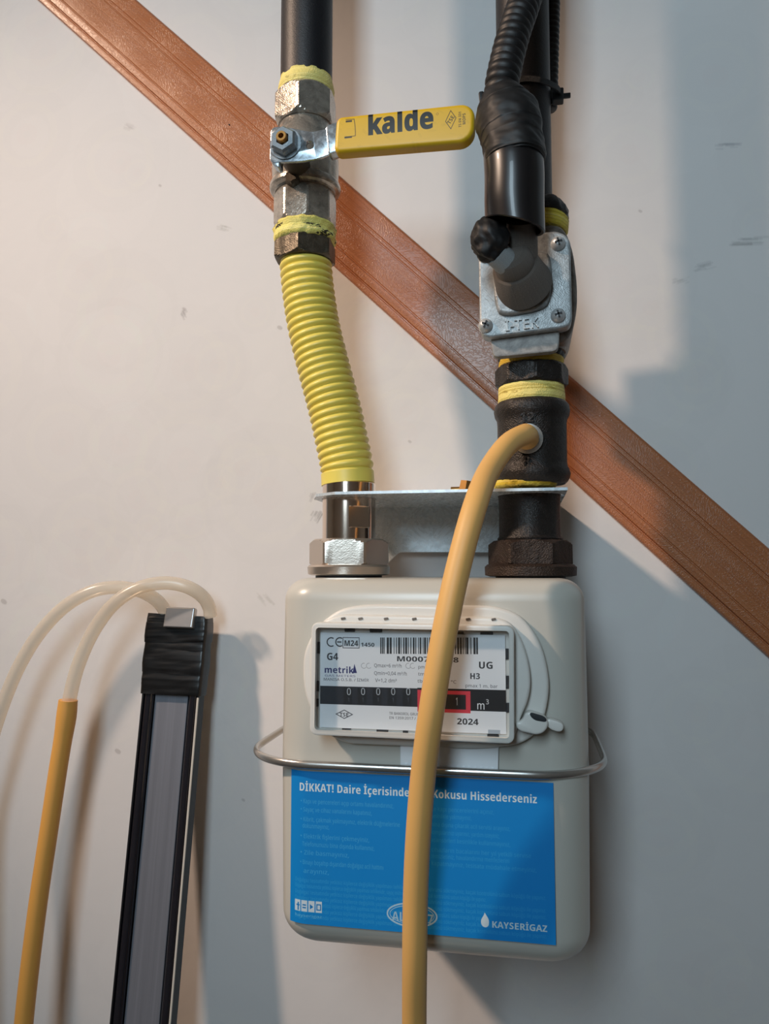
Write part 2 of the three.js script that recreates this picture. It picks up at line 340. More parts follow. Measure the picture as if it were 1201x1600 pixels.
{
  const t = thing('ball_valve', 'nickel-plated ball valve with a long yellow lever handle pointing right', 'valve', new THREE.Vector3(A.x, A.y(360), A.z));
  const b = axis(477, 260, ZL);
  const up = nutRows(b, 200, 150, 50, 6, 0.05).slice();
  const lo = nutRows(b, 360, 304, 49, 8, 0.35).slice();
  const body = [];
  for (const [py, r] of [[214, 44], [222, 47], [236, 50], [252, 51.5], [270, 52], [284, 51], [288, 50.5], [290, 53.5], [294, 55], [299, 55], [302, 53], [304, 48.5], [306, 47]]) body.push([b.y(py), b.r(r)]);
  add('body', [turned(b.x, b.z, up, { seg: 96, crease: 0.28 }), turned(b.x, b.z, lo, { seg: 96, crease: 0.28 }), turned(b.x, b.z, [[b.y(196), b.r(40)], [b.y(203), b.r(41)], ...body], { seg: 72, crease: 0.5 })], M.nickel, t);
  // packing boss below the lever
  const bp = P(456, 277, 0.1145); add('plug', spin(bp.clone().setZ(0.108), bp.clone().setZ(0.117), [[0, 0.0055], [0.75, 0.0052], [1, 0.004], [1, 0]], 6, 0.3), M.brassDull, t, 'small dark hexagonal boss');
  const sp = P(445, 223, 0.141);
  add('stem', spin(sp.clone().setZ(0.105), sp.clone().setZ(0.1495), [[0, 0.0075], [0.3, 0.0075], [0.31, 0.0037], [0.97, 0.0037], [1, 0.0032], [1, 0.0018], [0.9, 0.0018], [0.9, 0]], 32, 0.5), M.brass, t, 'brass valve stem');
  add('gland', spin(sp.clone().setZ(0.105), sp.clone().setZ(0.1362), [[0, 0], [0, 0.0085], [0.8, 0.0085], [1, 0.0075], [1, 0]], 32, 0.5), M.brassDull, t, 'dull gland under the lever');
  // lever plate
  const zl = 0.139;
  const plate = slab([[423, 199], [440, 197], [486, 206], [519, 199], [526, 236], [496, 248], [470, 252], [421, 254]], zl, zl - 0.0026, { r: 0.003, bev: 0.0005, holes: [{ pts: [[476, 219], [491, 218], [492, 234], [477, 235]], r: 0.0032 }] });
  const lip = slab([[421, 240], [437, 243], [436, 262], [425, 258]], zl - 0.0005, zl - 0.009, { r: 0.002 });
  const hd = add('handle', [plate, lip, slab([[508, 196], [536, 186], [538, 232], [512, 241]], zl + 0.008, zl - 0.001, { r: 0.002, bev: 0.001 })], M.zinc, t, 'zinc-plated lever');
  const gz = 0.1545;
  const quad = [[525, 182], [742, 159], [740, 220], [521, 238]];
  const sg = slab(quad, gz, gz - 0.0105, { r: [0.004, 0.009, 0.009, 0.004], bev: 0.0025, bs: 5, cs: 8 });
  // planar uv over the grip's own rectangle
  const q0 = P(521, 238, gz), q1 = P(743, 160, gz);
  { const uv = sg.attributes.uv, p = sg.attributes.position; for (let i = 0; i < uv.count; i++) uv.setXY(i, (p.getX(i) - q0.x) / (q1.x - q0.x), (p.getY(i) - q0.y) / (q1.y - q0.y)); }
  const PW = 888, PH = Math.round(888 * (q1.y - q0.y) / (q1.x - q0.x));
  const px = (x, y) => { const p = P(x, y, gz); return [(p.x - q0.x) / (q1.x - q0.x) * PW, PH - (p.y - q0.y) / (q1.y - q0.y) * PH]; };
  const map = canvasTex(PW, PH, (c) => {
    c.fillStyle = '#dcb01c'; c.fillRect(0, 0, PW, PH);
    for (let i = 0; i < 50; i++) { c.fillStyle = 'rgba(110,80,10,0.05)'; c.beginPath(); c.ellipse(rnd() * PW, rnd() * PH, 4 + rnd() * 30, 2 + rnd() * 8, rnd(), 0, 7); c.fill(); }
    c.fillStyle = '#0b0b07'; c.textBaseline = 'alphabetic';
    const [x0, y0] = px(573, 211), [x1] = px(678, 203), [, yt] = px(574, 178);
    c.save(); c.translate(x0, y0); c.rotate(-0.008); c.font = 'bold 150px sans-serif'; const tw = c.measureText('kalde').width; c.scale((x1 - x0) / tw, (y0 - yt) / 112); c.lineWidth = 7; c.strokeStyle = '#0b0b07'; c.fillText('kalde', 0, 0); c.strokeText('kalde', 0, 0); c.restore();
    c.strokeStyle = '#6a5312'; c.lineWidth = 5; { const a = px(540, 187), b2 = px(553, 186), d = px(555, 212), e = px(540, 215); c.beginPath(); c.moveTo(...a); c.lineTo(...b2); c.quadraticCurveTo(b2[0] + 10, (b2[1] + d[1]) / 2, ...d); c.lineTo(...e); c.stroke(); }
    c.fillStyle = '#3a2f12'; c.font = 'bold 20px sans-serif'; { const a = px(540, 190); c.fillRect(a[0], a[1] - 6, 40, 12); const e = px(538, 215); c.fillRect(e[0], e[1] - 6, 48, 12); }
    { const a = px(683, 178); c.strokeStyle = '#8a5a10'; c.lineWidth = 2; c.beginPath(); c.arc(a[0], a[1], 7, 0, 7); c.stroke(); }
    // TSE-style lozenge and rotated standard number
    { const [cx, cy] = px(704, 187); c.strokeStyle = '#4a3b12'; c.lineWidth = 4; c.beginPath(); c.moveTo(cx, cy - 58); c.lineTo(cx + 32, cy - 8); c.lineTo(cx, cy + 58); c.lineTo(cx - 32, cy + 8); c.closePath(); c.stroke(); c.save(); c.translate(cx, cy); c.rotate(-1.0); c.font = 'bold 34px sans-serif'; c.textAlign = 'center'; c.fillStyle = '#4a3b12'; c.fillText('TSE', 0, 12); c.restore(); }
    { const [cx, cy] = px(723, 186); c.save(); c.translate(cx, cy); c.rotate(-1.57); c.textAlign = 'center'; c.fillStyle = '#4a3b12'; c.font = 'bold 22px sans-serif'; c.fillText('TS EN 331', 0, -10); c.font = 'bold 26px sans-serif'; c.fillText('MOP5', 0, 16); c.restore(); }
  });
  add('grip', sg, phy('#ffffff', { map, roughness: 0.42, clearcoat: 0.1, clearcoatRoughness: 0.4 }), hd, 'yellow plastic grip printed in black');
  const A6 = sp.clone().setZ(zl - 0.0002), B6 = sp.clone().setZ(zl + 0.0075);
  const ng = spin(A6, B6, [[0, 0.0046], [0, 0.0092], [0.8, 0.0092], [1, 0.0078], [1, 0.0046]], 6, 0.3);
  add('lock_nut', [ng, spin(A6, sp.clone().setZ(zl + 0.0012), [[0, 0.0046], [0, 0.0104], [1, 0.0104], [1, 0.0046]], 32)], M.zinc, t, 'zinc hexagon nut on the stem');
}
const HB = axis(545, 830, ZL);
{
  const t = thing('gas_hose', 'yellow corrugated flexible gas hose between the ball valve and the meter', 'hose', new THREE.Vector3(HB.x, HB.y(896), HB.z));
  const path = [[477, 400], [478, 420], [481, 452], [490, 510], [505, 572], [521, 632], [534, 690], [542, 732], [543.5, 757]].map(([x, y]) => P(x, y, ZL));
  const R = A.r(41, 450), per = 0.00525;
  add('sleeve', sweep(path, (s, L) => { const q = (s / per) % 1; const ridge = Math.pow(Math.abs(Math.sin(Math.PI * q)), 0.75); const e = s > L - 0.008 ? 0.85 : ridge; return R - 0.0021 + 0.0021 * e; }, { n: 480, seg: 40, crease: 1.0 }), M.yellowHose, t, 'yellow ribbed plastic sleeve');
  const a2 = axis(476.5, 385, ZL);
  add('hex_nut', nut(a2, 411, 380, 50, 6, 0.05, { wob: 0.0003, wf: 250 }), M.brassDull, t, 'dull dark hexagon end nut');
  add('sealing_tape', turned(a2.x, a2.z, [[383, 44], [380, 47], [374, 48.5], [370, 46], [366, 47], [361, 49], [357, 47], [355, 42]].map(([y, r]) => [a2.y(y), a2.r(r, 370)]), { seg: 80, wob: 0.0011, wf: 210, crease: 1.2 }), tapeMat('#ebe07c', 'rgba(35,30,18,0.8)', 24), t, 'yellow sealing tape smeared with black');
  // chrome end with a spanner flat
  const Rc = HB.r(41.5), view = Math.atan((VX - 545) / FPX) + Math.asin(17 / 41.5), yA = HB.y(826), yB = HB.y(794);
  const prof = (y) => (th) => { const d = Math.atan2(Math.sin(th - view), Math.cos(th - view)); return (y > yA && y < yB && Math.abs(d) < 0.46) ? Math.min(Rc, Rc * Math.cos(0.43) / Math.cos(d)) : Rc; };
  const rows = []; for (let k = 0; k <= 60; k++) { const y = HB.y(848) + (HB.y(757) - HB.y(848)) * k / 60; rows.push([y, prof(y)]); }
  rows.push([HB.y(754), HB.r(38)]);
  add('collar', turned(HB.x, HB.z, rows, { seg: 144, crease: 0.35 }), M.chrome, t, 'polished chrome collar with a spanner flat');
  const nr = nutRows(HB, 887, 843, 63, 6, -0.42);
  add('union_nut', [turned(HB.x, HB.z, nr, { seg: 96, crease: 0.28 }), lathePx(HB, [[899, 58], [897, 63.5], [886, 64.5], [883, 62], [882, 55]])], M.chromeNut, t, 'plated hexagon union nut');
}

/* ---------- wall bracket ---------- */
{
  const t = thing('mounting_bracket', 'galvanised sheet metal bracket on the wall joining both meter connections', 'bracket', P(690, 800, 0));
  const yT = P(600, 766.5, 0.125).y, th = 0.0018, xl = P(487, 768, 0.10).x, xr = P(886, 764, 0.12).x;
  const s = new THREE.Shape(); s.moveTo(xl + 0.012, -0.0005); s.lineTo(xr, -0.0005); s.lineTo(xr, -0.124); s.lineTo(xl + 0.022, -0.124); s.lineTo(xl + 0.006, -0.112); s.lineTo(xl, -0.095); s.lineTo(xl, -0.03); s.closePath();
  for (const [ax, r] of [[HB.x, HB.r(42.5)], [P(829, 766, ZL).x, mpp(829, 766, ZL) * 51.5]]) { const h = new THREE.Path(); h.absarc(ax, -ZL, r, 0, Math.PI * 2, true); s.holes.push(h); }
  const pl = new THREE.ExtrudeGeometry(s, { depth: th, bevelEnabled: false, curveSegments: 20 });
  pl.rotateX(-Math.PI / 2); pl.translate(0, yT - th, 0);
  const zf = 0.016, fl = slab([[540, 791], [815, 791], [815, 863], [623, 863], [604, 882], [540, 882]], zf, zf - 0.002, { r: 0.002, bev: 0.0004 });
  
  add('plate', pl, M.galv, t); add('flange', fl, M.galv, t);
  const bp = P(727, 760, 0.10);
  const yb = yT;
  const c = new THREE.Vector3(bp.x, yb, 0.10);
  add('bolt', [spin(c.clone(), c.clone().add(new THREE.Vector3(0.0012, 0.0078, 0)), [[0, 0.0062], [0.15, 0.0062], [0.2, 0.005], [1, 0.0046], [1, 0]], 6, 0.3),
    spin(new THREE.Vector3(bp.x - 0.0095, yb + 0.0022, 0.10), new THREE.Vector3(bp.x - 0.002, yb + 0.0022, 0.10), [[0, 0], [0, 0.0021], [1, 0.0021], [1, 0]], 12)], M.brass, t, 'brownish brass bolt');
}

/* ---------- right line: union, coupling, nipple ---------- */
const ZR = 0.09;
const B = axis(829, 760, ZR);
{
  const t = thing('union_fitting', 'black painted union fitting with hexagon nut on the right meter connection', 'fitting', new THREE.Vector3(B.x, B.y(896), B.z));
  const u = axis(828, 870, ZR);
  add('sleeve', lathePx(u, [[848, 48], [842, 50], [838, 47.5], [800, 47], [778, 47.5], [774, 48.5], [771, 48.5], [770, 44]], { seg: 64, wob: 0.0005, wf: 150 }), M.iron, t);
  add('union_nut', [nut(u, 887, 845, 66, 6, 0.03 + Math.PI / 6, { wob: 0.0004, wf: 180 }), turned(u.x, u.z, [[901, 62], [899, 70], [886, 70.5], [882, 66], [881, 60]].map(([y, r]) => [u.y(y), u.r(r)]), { seg: 64, wob: 0.0003 })], M.ironRust, t, 'rough black hexagon nut');
}
const CZ = ZR + B.r(56, 690);
{
  const t = thing('test_coupling', 'black cast iron coupling carrying the orange test tube on its face', 'coupling', new THREE.Vector3(B.x, B.y(758), B.z));
  const u = axis(831, 690, ZR);
  add('body', lathePx(u, [[757, 50], [753, 54], [748, 56.5], [742, 58], [735, 56.5], [730, 54], [724, 53.2], [664, 53.2], [657, 54], [652, 57], [644, 58.5], [636, 57], [631, 53], [629, 47]], { seg: 72, wob: 0.00018 }), M.iron, t);
  add('sealing_tape', lathePx(axis(820, 757, ZR), [[763, 44], [761, 47], [756, 49], [752, 45]], { seg: 60, wob: 0.0014, wf: 200, crease: 1.2 }), tapeMat('#e2c23a', 'rgba(40,35,20,0.6)', 8), t, 'ragged yellow sealing tape');
  add('sealing_tape', lathePx(u, [[634, 48], [629, 51.5], [620, 51], [610, 50.5], [604, 50], [601, 46]], { seg: 72, wob: 0.0006, wf: 140, crease: 1.2 }), tapeMat('#f6e282', 'rgba(120,95,20,0.25)', 4), t, 'broad yellow sealing tape');
  const nz = u.z + u.r(50);
  const np = P(824, 684, nz + 0.006);
  const n0 = new THREE.Vector3(np.x, np.y, nz - 0.002), n1 = new THREE.Vector3(np.x, np.y, nz + 0.010);
  add('nozzle', spin(n0, n1, [[0, 0], [0, 0.0096], [0.42, 0.0096], [0.46, 0.0066], [1, 0.0062], [1, 0]], 32), M.steel, t, 'bright metal test nozzle');
  for (const [txt, x, y, sx] of [['12', 811, 660, 0.0062], ['R', 816, 727, 0.0058]]) {
    const g = new TextGeometry(txt, { font, size: sx, depth: 0.0012, curveSegments: 3, bevelEnabled: false });
    const q = P(x, y, u.z + u.r(54)); g.translate(q.x, q.y, u.z + Math.sqrt(Math.max(0, u.r(54) ** 2 - (q.x + 0.004 - u.x) ** 2)) - 0.0002); add('lettering', g, M.iron, t);
  }
}
{
  const t = thing('pipe_nipple', 'black hexagon nipple between two yellow tape bands under the regulator', 'fitting', new THREE.Vector3(B.x, B.y(606), B.z));
  const u = axis(830, 590, ZR);
  add('hex', nut(u, 606, 575, 57, 8, 0.1, { wob: 0.0005, wf: 200 }), M.iron, t);
  add('sealing_tape', lathePx(u, [[581, 46], [577, 50], [570, 50.5], [564, 49.5], [560, 47], [556, 43]], { seg: 72, wob: 0.0008, wf: 150, crease: 1.2 }), tapeMat('#e6bf2e', 'rgba(50,40,15,0.45)', 7), t, 'yellow sealing tape');
  add('compound', turned(u.x, u.z, [[565, 40], [561, 49], [555, 50], [549, 46]].map(([y, r]) => [u.y(y), u.r(r)]), { seg: 72, wob: 0.0018, wf: 170, crease: 1.2 }), M.rubberBlack, t, 'black jointing compound squeezed out');
}

/* ---------- gas regulator ---------- */
{
  const t = thing('gas_regulator', 'grey cast gas regulator with screwed square cover, right above the coupling', 'regulator', new THREE.Vector3(B.x, B.y(550), B.z));
  const zp = 0.127;
  const u = axis(830, 540, ZR);
  const outlet = lathePx(u, [[556, 46], [554, 52], [545, 53], [520, 53]], { seg: 64 });
  const bodyBlk = slab([[772, 362], [866, 346], [884, 356], [896, 390], [902, 440], [902, 480], [894, 520], [878, 535], [772, 540]], zp - 0.0122, 0.056, { r: 0.006, bev: 0.005, bs: 4 });
  add('body', [outlet, bodyBlk], M.castDark, t, 'darker cast body');
  const cover = add('cover', slab([[747, 374], [872, 360], [891, 372], [894, 505], [880, 512], [760, 528], [749, 518]], zp, zp - 0.012, { r: 0.004, bev: 0.0014, bs: 3 }), M.cast, t, 'square grey cover plate');
  add('pad', slab([[768, 400], [850, 388], [862, 402], [861, 465], [848, 482], [785, 493], [773, 480]], zp + 0.0045, zp - 0.002, { r: 0.008, bev: 0.0018, bs: 3 }), M.cast, cover);
  { const g = new TextGeometry('I-TEK', { font: fontR, size: 0.0062, depth: 0.0017, curveSegments: 3, bevelEnabled: false }); g.computeBoundingBox();
    const a = P(789, 518, zp), b = P(842, 512, zp), w = g.boundingBox.max.x; const k = (b.x - a.x) / w; g.scale(k, 1.05, 1); g.rotateZ(Math.atan2(b.y - a.y, b.x - a.x)); g.translate(a.x, a.y, zp - 0.0003); add('lettering', g, M.cast, cover, 'raised cast lettering'); }
  for (const [x, y] of [[872, 378], [872, 491], [758, 507], [757, 397]]) {
    const p = P(x, y, zp + 0.003), a = p.clone().setZ(zp - 0.001), b = p.clone().setZ(zp + 0.0045);
    const sc = add('screw', spin(a, b, [[0, 0.0046], [0.25, 0.0046], [0.55, 0.0042], [0.82, 0.0029], [0.97, 0.0012], [1, 0]], 28, 0.7), M.screw, t);
    const an = x * 0.13, hw = 0.0005;
    const bar = (rz) => { const g = new THREE.BoxGeometry(0.0044, hw * 2, 0.0016); g.rotateZ(rz); g.translate(p.x, p.y, zp + 0.0042); return g; };
    add('cross_slot', [bar(an), bar(an + Math.PI / 2)], M.slot, sc, 'dark cross recess');
  }
  add('tab', slab([[766, 527], [874, 515], [873, 543], [866, 549], [774, 558], [769, 553]], zp - 0.006, zp - 0.013, { r: 0.0025, bev: 0.001 }), M.castTab, t, 'pale grey lower tab');
  // turret
  const c0 = P(817, 443, zp + 0.004), c1 = P(801, 408, zp + 0.024);
  add('turret', spin(c0, c1, [[-0.12, 0.0176], [0.02, 0.0173], [0.25, 0.0162], [0.75, 0.0142], [0.8, 0.0136], [0.83, 0.0122], [1.15, 0.0117], [1.3, 0.0106], [1.36, 0.008], [1.36, 0]], 48, 0.4), M.castDark, t, 'stepped conical turret');
  const k0 = P(815, 432, zp + 0.012), k1 = P(814, 346, zp + 0.032);
  add('neck', spin(k0, k1, [[-0.1, 0], [-0.1, 0.0098], [0.72, 0.0094], [0.8, 0.0086], [1.0, 0.0084], [1.0, 0]], 40, 0.4), M.castDark, t, 'neck rising into the black sleeve');
  const b0 = P(800, 420, zp + 0.024), b1 = P(768, 388, zp + 0.036);
  add('side_stub', spin(b0, b1, [[0, 0], [0, 0.0075], [0.8, 0.0075], [0.82, 0.0055], [1, 0.0055], [1, 0]], 24, 0.4), M.cast, t);
  add('tape_cap', blob(P(765, 373, zp + 0.036), 0.0112, 0.0125, 0.0095, 0.2, 1.5), M.tapeMatt, t, 'lump of black tape over the side stub');
}

/* ---------- right pipe above, conduits ---------- */
const Cx = axis(819, 250, ZR);
{
  const t = thing('gas_pipe', 'black painted vertical gas pipe rising behind the corrugated conduits on the right', 'pipe', new THREE.Vector3(Cx.x, Cx.y(345), Cx.z));
  add('pipe', turned(Cx.x, Cx.z, [[Cx.y(345), Cx.r(40)], [Cx.y(330), Cx.r(41.5)], [RY1, Cx.r(41.5)]], { seg: 56 }), M.pipe, t);
  const u = axis(832, 330, ZR);
  add('compound', lathePx(u, [[350, 50], [346, 55.5], [338, 54], [328, 50], [322, 43], [319, 34]], { seg: 60, wob: 0.0017, wf: 200, crease: 1.2 }), M.rubberBlack, t, 'dark jointing compound at the pipe end');
  add('sealing_tape', lathePx(u, [[370, 50], [366, 53], [352, 55.5], [347, 52]], { seg: 60, wob: 0.0006, crease: 1.2 }), tapeMat('#e2cc3c', 'rgba(60,50,10,0.4)', 5), t, 'yellow sealing tape');
}
{
  const t = thing('corrugated_conduit', 'thick black corrugated conduit taped into a smooth sleeve over the regulator', 'conduit', P(803, 360, 0.165));
  const z0 = 0.163;
  const path = [[793, 205, z0], [784, 165, z0], [783, 140, z0], [790, 100, z0 - 0.003], [803, 50, z0 - 0.008], [820, 0, z0 - 0.016], [836, -60, z0 - 0.026], [840, -140, z0 - 0.03]].map(([x, y, z]) => P(x, y, z));
  path.push(new THREE.Vector3(path.at(-1).x, 0.9, 0.133), new THREE.Vector3(path.at(-1).x, RY1, 0.133));
  const R = mpp(790, 100, z0) * 27, per = 0.0056;
  add('ribbed_tube', sweep(path, (s) => { const q = (s / per) % 1; return R - 0.0016 + 0.0016 * Math.pow(Math.abs(Math.sin(Math.PI * q)), 0.6); }, { n: 2000, seg: 28, crease: 1.0 }), M.conduit, t);
  const sl = [[800, 225, z0 + 0.003], [803, 270, z0 + 0.004], [803, 315, z0 + 0.003], [804, 352, z0 + 0.001]].map(([x, y, z]) => P(x, y, z));
  const Rs = mpp(803, 300, z0) * 46;
  add('sleeve', grid((() => { const rows = []; const cv = new THREE.CatmullRomCurve3(sl), d = cv.getTangentAt(1).clone(), ux = new THREE.Vector3(1, 0, 0), uz = new THREE.Vector3().crossVectors(ux, d).normalize();
    const ring = (p, r, tilt = 0) => { const a = []; for (let j = 0; j < 56; j++) { const th = j / 56 * Math.PI * 2; const q = p.clone().addScaledVector(ux, r * Math.sin(th)).addScaledVector(uz, r * Math.cos(th)); if (tilt) q.y -= tilt * Math.sin(th); a.push(q); } return a; };
    for (let i = 0; i <= 12; i++) rows.push(ring(cv.getPointAt(i / 12), Rs * (i < 2 ? 0.9 + 0.05 * i : 1), i > 8 ? 0.0052 * (i - 8) / 4 : 0));
    rows.push(ring(cv.getPointAt(1).add(new THREE.Vector3(0, -0.0006, 0)), Rs * 0.95, 0.0052)); rows.push(ring(cv.getPointAt(1), Rs * 0.86, 0.0052)); rows.push(ring(cv.getPointAt(0.72), Rs * 0.82)); rows.push(ring(cv.getPointAt(0.4), Rs * 0.8));
    rows.reverse(); return rows; })(), { crease: 0.6 }), M.sleeveBlack, t, 'smooth black rubber sleeve');
  const wrap = [[782, 146, z0], [789, 175, z0], [797, 205, z0 + 0.001], [802, 235, z0 + 0.003], [804, 258, z0 + 0.004]].map(([x, y, z]) => P(x, y, z));
  const r1 = mpp(790, 150, z0) * 31, r2 = mpp(790, 200, z0) * 49;
  add('tape_wrap', sweep(wrap, (s, L) => { const u = s / L; const b = u < 0.35 ? r1 + (r2 - r1) * Math.sin(u / 0.35 * Math.PI / 2) : r2 * (1 - 0.06 * (u - 0.35)); const st = 0.00045 * Math.abs(((u * 4 + 0.3 * Math.sin(u * 9)) % 1) - 0.2); return (u > 0.97 ? b - 0.001 : b) + st; }, { n: 90, seg: 48, wob: 0.0013, wf: 75, crease: 0.7 }), M.tapeMatt, t, 'lumpy wrap of black insulating tape');
  add('tape_end', slab([[747, 143], [755, 141], [760, 160], [750, 168]], z0 + 0.006, z0 - 0.003, { r: 0.001, bev: 0.0006 }), M.tapeBlack, t);
}
{
  const t = thing('corrugated_conduit', 'thin black corrugated conduit tied along the right side of the right pipe', 'conduit', P(866, 170, ZR));
  const zc = 0.0735, path = [[857, 172, zc], [858, 150, zc], [860, 80, zc], [862, 0, zc], [864, -80, zc]].map(([x, y, z]) => P(x, y, z));
  path.push(new THREE.Vector3(path.at(-1).x, RY1, zc));
  const R = mpp(862, 80, zc) * 13, per = 0.0042;
  const fix = path;
  add('ribbed_tube', sweep(fix, (s) => { const q = (s / per) % 1; return R - 0.0009 + 0.0009 * Math.pow(Math.abs(Math.sin(Math.PI * q)), 0.6); }, { n: 2000, seg: 20, crease: 1.0 }), M.conduit, t);
}
{
  const u = axis(826, 150, ZR);
  const t = thing('cable_tie', 'black cable tie fixing the thin conduit to the right pipe', 'cable tie', new THREE.Vector3(u.x, u.y(152), ZR));
  const q = [], cx = Cx.x, rp = Cx.r(42.5, 150); // strap loop around pipe and conduit
  const Y = u.y(150), ex = P(873, 150, ZR).x;
  for (let j = 0; j < 48; j++) { const th = j / 48 * Math.PI * 2, x = Math.sin(th), z = Math.cos(th); q.push([cx + (x > 0 ? Math.max(rp, 0) + (ex - cx - rp) * Math.pow(x, 4) : rp) * x, ZR + rp * z]); }
  const ring = (k, y) => q.map(([x, z]) => new THREE.Vector3(cx + (x - cx) * k, y, ZR + (z - ZR) * k));
  add('strap', grid([ring(1.0, Y - 0.002), ring(1.05, Y - 0.002), ring(1.05, Y + 0.002), ring(1.0, Y + 0.002), ring(1.0, Y - 0.002)], { cap: false, crease: 0.5 }), M.rubberBlack, t);
  const a = P(873, 151, ZR - 0.004), b = P(891, 149, ZR - 0.004);
  add('lock_head', box(a.x - 0.0042, a.x + 0.003, a.y - 0.0042, a.y + 0.0042, ZR - 0.0075, ZR, 0.0009), M.rubberBlack, t);
  add('tail', box(a.x, b.x, a.y - 0.0016, a.y + 0.0014, ZR - 0.005, ZR - 0.0025, 0.0005), M.rubberBlack, t);
}

/* ---------- gas meter ---------- */
const ZF = 0.165, ZB = 0.012;
const mx0 = P(441, 1100, 0.148).x, mx1 = P(919, 1100, 0.148).x;
const mTop = P(680, 903, 0.12).y, mMid = P(600, 1196, ZF).y, mBot = P(660, 1485, 0.150).y;
function rr(x0, x1, z0, z1, r, n = 10) {
  const out = []; r = Math.max(r, 0.0008);
  for (const [cx, cz, a0] of [[x1 - r, z1 - r, 0], [x1 - r, z0 + r, 90], [x0 + r, z0 + r, 180], [x0 + r, z1 - r, 270]]) for (let k = 0; k <= n; k++) { const a = (a0 + 90 * k / n) * Math.PI / 180; out.push([cx + r * Math.sin(a), cz + r * Math.cos(a)]); }
  return out;
}
const RC = 0.022;
function cup(yOpen, yEnd, fil, draft) {
  const s = Math.sign(yEnd - yOpen), rows = [];
  const sec = (y, ins) => rr(mx0 + ins, mx1 - ins, ZB + ins, ZF - ins, RC - ins * 0.7).map(([x, z]) => new THREE.Vector3(x, y, z));
  for (const f of [0, 0.3, 0.6, 1]) rows.push(sec(yOpen + (yEnd - s * fil - yOpen) * f, draft * f));
  for (let k = 1; k <= 10; k++) { const a = k / 10 * Math.PI / 2; rows.push(sec(yEnd - s * fil + s * fil * Math.sin(a), draft + fil * (1 - Math.cos(a)))); }
  if (s > 0) return grid(rows.map((r) => r.slice().reverse()).reverse().map((r) => r.slice().reverse()).reverse(), { crease: 0.7 });
  return grid(rows.reverse(), { crease: 0.7 });
}
{
  const t = thing('gas_meter', 'beige box-shaped gas meter with a counter window and a blue warning sticker', 'gas meter', new THREE.Vector3((mx0 + mx1) / 2, mBot, 0.088));
  add('upper_case', cup(mMid - 0.001, mTop, 0.013, 0.0006), M.case, t);
  add('lower_case', cup(mMid - 0.0005, mBot, 0.018, 0.0012), M.case, t);
  for (const ax of [HB.x, P(828, 870, ZR).x]) add('port', turned(ax, ZR, [[mTop - 0.003, 0.0225], [mTop + 0.003, 0.0225], [mTop + 0.003, 0.018]], { seg: 40 }), M.slot, t, 'dark seal ring under the nut');
  // clamp ring: a wire loop round the seam
  const lx = P(412, 1160, 0.118).x, rx = P(941, 1162, 0.118).x;
  const yR = mMid - 0.0005, loop = rr(lx, rx, ZB + 0.004, ZF + 0.0042, 0.045, 12).map(([x, z]) => new THREE.Vector3(x, yR, z));
  const cv = new THREE.CatmullRomCurve3(loop, true, 'centripetal');
  const ringRows = [], fr = cv.computeFrenetFrames(200, true);
  for (let i = 0; i < 200; i++) { const p = cv.getPointAt(i / 200), tg = cv.getTangentAt(i / 200), nn = new THREE.Vector3(tg.z, 0, -tg.x), a = []; for (let j = 0; j < 14; j++) { const th = j / 14 * Math.PI * 2; a.push(p.clone().addScaledVector(nn, 0.0018 * Math.cos(th)).add(new THREE.Vector3(0, 0.0024 * Math.sin(th), 0))); } ringRows.push(a); }
  ringRows.push(ringRows[0]);
  add('clamp_ring', grid(ringRows, { cap: false, crease: 1.2 }), M.steel, t, 'shiny metal band round the seam');

  // index housing on the upper case
  const z1 = ZF + 0.006, z2 = ZF + 0.012, z3 = ZF + 0.020, zc = ZF + 0.0125;
  const hs = add('index_housing', slab([[560, 944], [790, 947], [835, 980], [858, 1045], [857, 1105], [835, 1160], [760, 1172], [520, 1162], [480, 1110], [470, 1050], [478, 1000], [515, 957]], z1, ZF - 0.002, { r: 0.012, bev: 0.002, bs: 4 }), M.plastic, t);
  add('index_step', slab([[520, 960], [788, 965], [812, 990], [829, 1045], [828, 1090], [812, 1122], [800, 1165], [500, 1150], [486, 1130], [482, 1020], [487, 985]], z2, z1 - 0.001, { r: 0.008, bev: 0.0015, bs: 3 }), M.plastic, hs);
  const O = [[486, 972.5], [803, 978], [803.5, 1163], [483, 1148.5]], I = [[490.5, 977.5], [798, 983], [798.5, 1157], [488, 1143]];
  add('bezel', slab(O, z3, z2 - 0.001, { r: 0.004, bev: 0.001, holes: [{ pts: I, r: 0.003 }] }), M.plastic, hs);
  add('gasket', slab(I, zc - 0.0006, z2 - 0.0005, { r: 0.003, bev: 0 }), M.gap, hs, 'blue grey margin behind the window');
  add('pane', slab(I, z3 - 0.0015, z3 - 0.003, { r: 0.003, bev: 0.0002 }), M.glass, hs, 'clear counter window');
  // dark catches in the margin and marks on the rim
  const zs = zc + 0.0004;
  for (const [x, y, w, h] of [[546, 984, 16, 6], [587, 985, 19, 6], [682, 988, 18, 7], [716, 990, 16, 6], [760, 991, 20, 7], [541, 1137, 14, 6], [597, 1141, 18, 6], [633, 1144, 8, 5], [770, 1151, 18, 7], [791.5, 1022, 6, 17], [792, 1066, 6, 20], [793, 1106, 6, 15], [496, 1012, 6, 18], [495, 1072, 6, 16], [494, 1098, 6, 12]])
    add('catch', slab([[x - w / 2, y - h / 2], [x + w / 2, y - h / 2], [x + w / 2, y + h / 2], [x - w / 2, y + h / 2]], zs, zc - 0.001, { r: 0.0003, bev: 0 }), M.slot, hs);
  for (const x of [536, 563, 603, 647, 731, 771]) add('rim_mark', slab([[x - 4, 964 + x * 0.006 - 2], [x + 3, 963 + x * 0.006 - 2], [x + 4, 966.5 + x * 0.006 - 2], [x - 3, 968 + x * 0.006 - 2]], z2 + 0.0003, z2 - 0.001, { r: 0.0004, bev: 0 }), M.castDark, hs);
